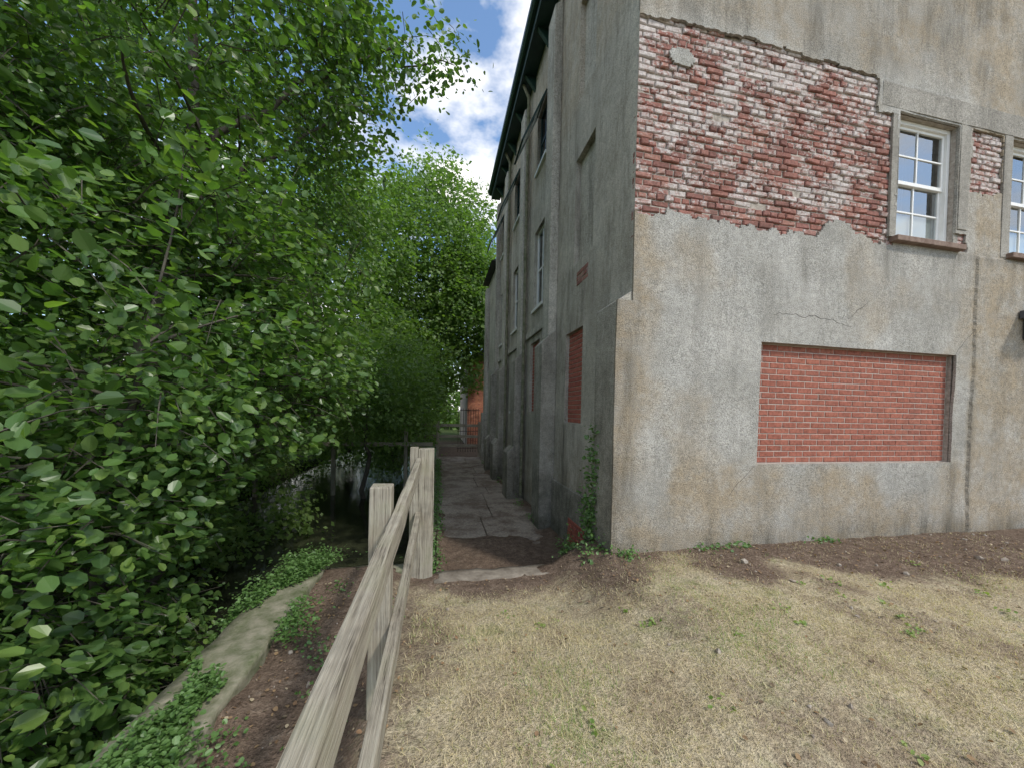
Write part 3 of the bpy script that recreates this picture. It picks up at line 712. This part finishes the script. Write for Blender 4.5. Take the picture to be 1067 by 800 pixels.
g=np.random.default_rng(12)
n=32000
yy=g.uniform(.6,4.45,n); pn=fbm(np.stack([yy*1.3,0*yy,0*yy],1),3,61)
xx=-1.38+g.normal(size=n)*.15+(pn-.5)*.45; zz=-.12+np.abs(g.normal(size=n))*.045*(.4+pn*1.6)
hang=g.random(n)<.4; xx[hang]=-1.66+g.normal(size=hang.sum())*.05; zz[hang]=-.14-np.abs(g.normal(size=hang.sum()))*.3
k=(fbm(np.stack([xx*3,yy*2.2,0*xx],1),3,63)>.47)
P=np.stack([xx,yy,zz],1)[k]; m=len(P)
leaf_mesh('ivy_on_coping',P,g.normal(size=(m,3))*np.array([1,1,.35]),np.array([-.25,0,1.])+g.normal(size=(m,3))*.35,g.uniform(.014,.040,m),M_ivy)
def blob_leaves(name,blobs,size,mat,seed,parent=None):
    g=np.random.default_rng(seed); Ps=[]
    for c,r,n in blobs: 
        Ps.append(np.array(c)+g.normal(size=(n,3))*np.array(r)*.5)
    P=np.concatenate(Ps); m=len(P)
    leaf_mesh(name,P,g.normal(size=(m,3))*np.array([1,1,.5])-np.array([0,.2,0]),np.array([-.2,-.4,.8])+g.normal(size=(m,3))*.5,g.uniform(.6,1.2,m)*size,mat,parent)
blob_leaves('weeds_at_corner',[((1.86,3.95,-.12),(.22,.25,.2),420),((1.75,4.35,-.25),(.2,.2,.22),300),((2.1,3.68,-.02),(.18,.12,.12),160),((3.25,3.70,.03),(.3,.08,.06),60),((3.6,3.70,.03),(.2,.08,.06),40),((4.9,3.7,.03),(.3,.07,.05),50),((1.9,5.0,-.45),(.12,.4,.2),200)],.042,M_ivy,71)
blob_leaves('wall_climber',[((1.91,4.25,z0),(.06,.12,.2),int(34+30*(1.5-z0))) for z0 in np.arange(-.1,1.5,.18)]+[((1.98,4.6,.2),(.06,.2,.4),120)],.05,M_ivy,72)
blob_leaves('path_edge_weeds',[((.0,yv,-.55),(.12,.3,.1),90) for yv in np.arange(4.6,16,.5)]+[((-.2,yv,-.75),(.1,.3,.25),70) for yv in np.arange(4.6,16,.5)]+[((1.85,yv,-.55),(.1,.3,.12),50) for yv in np.arange(6.9,15,1.3)]+[((-.2,4.35,-.2),(.12,.1,.15),120)],.045,M_ivy,73)
bb=[((g.uniform(-1.15,-.35),g.uniform(.9,4.1),-.18),(.12,.12,.03),28) for k in range(30)]
blob_leaves('bank_weeds',bb,.026,M_ivy,74)

def blades(name,n,box,hmin,hmax,width,mat,seed,dens,lean=1.0):
    g=np.random.default_rng(seed)
    x=g.uniform(box[0],box[1],n); y=g.uniform(box[2],box[3],n)
    k=g.random(n)<dens(x,y); x=x[k];y=y[k]; n=len(x)
    z=height(x,y)-.004
    a=g.uniform(0,2*np.pi,n); h=g.uniform(hmin,hmax,n); ln=np.abs(g.normal(size=n))*lean
    d=np.stack([np.cos(a),np.sin(a),0*a],1); sd=np.stack([-np.sin(a),np.cos(a),0*a],1)
    b=np.stack([x,y,z],1); w=width*g.uniform(.6,1.3,n)
    up=np.array([0,0,1.])
    dirn=nrm(d*ln[:,None]+up)
    V=np.stack([b-sd*w[:,None],b+sd*w[:,None],b+dirn*h[:,None]+d*(h*.25)[:,None]-up*(h*.12)[:,None]],1).reshape(-1,3)
    F=np.arange(n*3).reshape(-1,3)
    return fast(name,V,F,mat)
def dg(x,y):
    s=soilf(x,y); n=fbm(np.stack([x,y,0*x],1)*2.3,4,81)
    return np.clip((1-s*.9)*(.35+2.6*(n-.38)),0,1)*(x>-.2)
blades('dry_grass',190000,(-.2,7.6,.7,3.75),.015,.055,.0019,M_grass,82,dg,2.2)
def dg2(x,y):
    n=fbm(np.stack([x,y,0*x],1)*1.4,4,85); return np.clip((n-.49)*4.5,0,1)*(1-soilf(x,y))*(x>-.2)
blades('green_grass_tufts',75000,(-.2,7.6,.7,3.75),.02,.06,.0018,M_gweed,86,dg2,1.0)
g=np.random.default_rng(91)
n=4200; x=g.uniform(-1.25,7.5,n); y=g.uniform(.8,4.0,n); k=g.random(n)<(.16+.8*soilf(x,y)); k&=~((x>1.9)&(y>3.72)); x=x[k];y=y[k]; m=len(x)
leaf_mesh('leaf_litter',np.stack([x,y,height(x,y)+.012],1),g.normal(size=(m,3))*np.array([1,1,.25]),np.array([0,0,1.])+g.normal(size=(m,3))*.4,g.uniform(.010,.032,m),M_litter)
n=900; x=g.uniform(-1.2,7.5,n); y=g.uniform(.8,3.72,n); k=g.random(n)<(.04+.5*soilf(x,y)); x=x[k];y=y[k]
ico=[(0,0,1),(.89,0,.45),(.28,.85,.45),(-.72,.53,.45),(-.72,-.53,.45),(.28,-.85,.45),(.72,.53,-.45),(-.28,.85,-.45),(-.89,0,-.45),(-.28,-.85,-.45),(.72,-.53,-.45),(0,0,-1)]
icf=[(0,1,2),(0,2,3),(0,3,4),(0,4,5),(0,5,1),(1,6,2),(2,7,3),(3,8,4),(4,9,5),(5,10,1),(6,7,2),(7,8,3),(8,9,4),(9,10,5),(10,6,1),(11,7,6),(11,8,7),(11,9,8),(11,10,9),(11,6,10)]
ico=np.array(ico); m=len(x); s=g.exponential(.007,(m,1,1))+.003
V=ico[None]*s*g.uniform(.6,1.3,(m,12,1))*g.uniform(.6,1.2,(m,1,3)); V+=np.stack([x,y,height(x,y)+.003],1)[:,None]
fast('stones',V.reshape(-1,3),(np.arange(m)[:,None,None]*12+np.array(icf)[None]).reshape(-1,3),M_stone)
bl=[]
for k in range(34):
    x_=g.uniform(.3,5.5); y_=g.uniform(1.0,3.2); h_=float(height(np.array([x_]),np.array([y_]))[0]); bl.append(((x_,y_,h_+.015),(.06,.06,.015),10))
blob_leaves('lawn_weeds',bl,.03,M_gweed,93)

# ---------------------------------------------------------------- light, sky, camera
el=math.radians(48); az=math.radians(142)
sd=Vector((math.sin(az)*math.cos(el),math.cos(az)*math.cos(el),math.sin(el)))
L=bpy.data.lights.new('sun','SUN'); L.energy=2.6; L.angle=math.radians(5); L.color=(1,.95,.87)
so=link(bpy.data.objects.new('sun',L)); so.rotation_euler=sd.to_track_quat('Z','Y').to_euler(); so.location=sd*30
w=bpy.data.worlds.new('World'); S.world=w; w.use_nodes=True; nt=w.node_tree; bg=nt.nodes['Background']
sky=N(nt,'ShaderNodeTexSky'); sky.sky_type='NISHITA'; sky.sun_disc=False; sky.sun_elevation=el; sky.sun_rotation=az
tc=N(nt,'ShaderNodeTexCoord'); mp=N(nt,'ShaderNodeMapping'); mp.inputs['Scale'].default_value=(1,1,1.9); mp.inputs['Location'].default_value=(.3,.1,.15)
nz=N(nt,'ShaderNodeTexNoise'); nz.inputs['Scale'].default_value=3.0; nz.inputs['Detail'].default_value=6; nz.inputs['Roughness'].default_value=.58
nt.links.new(tc.outputs['Generated'],mp.inputs[0]); nt.links.new(mp.outputs[0],nz.inputs['Vector'])
cl=ramp(nt,nz.outputs['Fac'],[(.45,0),(.60,1)])
skb=mix(nt,1.0,sky.outputs[0],(1.5,1.7,1.8),'MULTIPLY')
cloud=mix(nt,cl,skb,(9.8,9.6,9.4))
nt.links.new(cloud,bg.inputs[0]); bg.inputs[1].default_value=.15
cam=bpy.data.cameras.new('camera'); co=link(bpy.data.objects.new('camera',cam)); S.camera=co
cam.sensor_width=36; cam.sensor_fit='HORIZONTAL'; cam.lens=36*375/1067; cam.shift_y=34.5/1067; cam.clip_start=.05; cam.clip_end=2000
yaw=math.radians(-11.48)
R=Matrix.Rotation(yaw,4,'Z')@Matrix.Rotation(math.radians(89.0),4,'X')@Matrix.Rotation(math.radians(1.2),4,'Z')
co.matrix_world=Matrix.Translation((0,0,1.6))@R
S.view_settings.view_transform='Standard'; S.view_settings.look='None'; S.view_settings.exposure=0
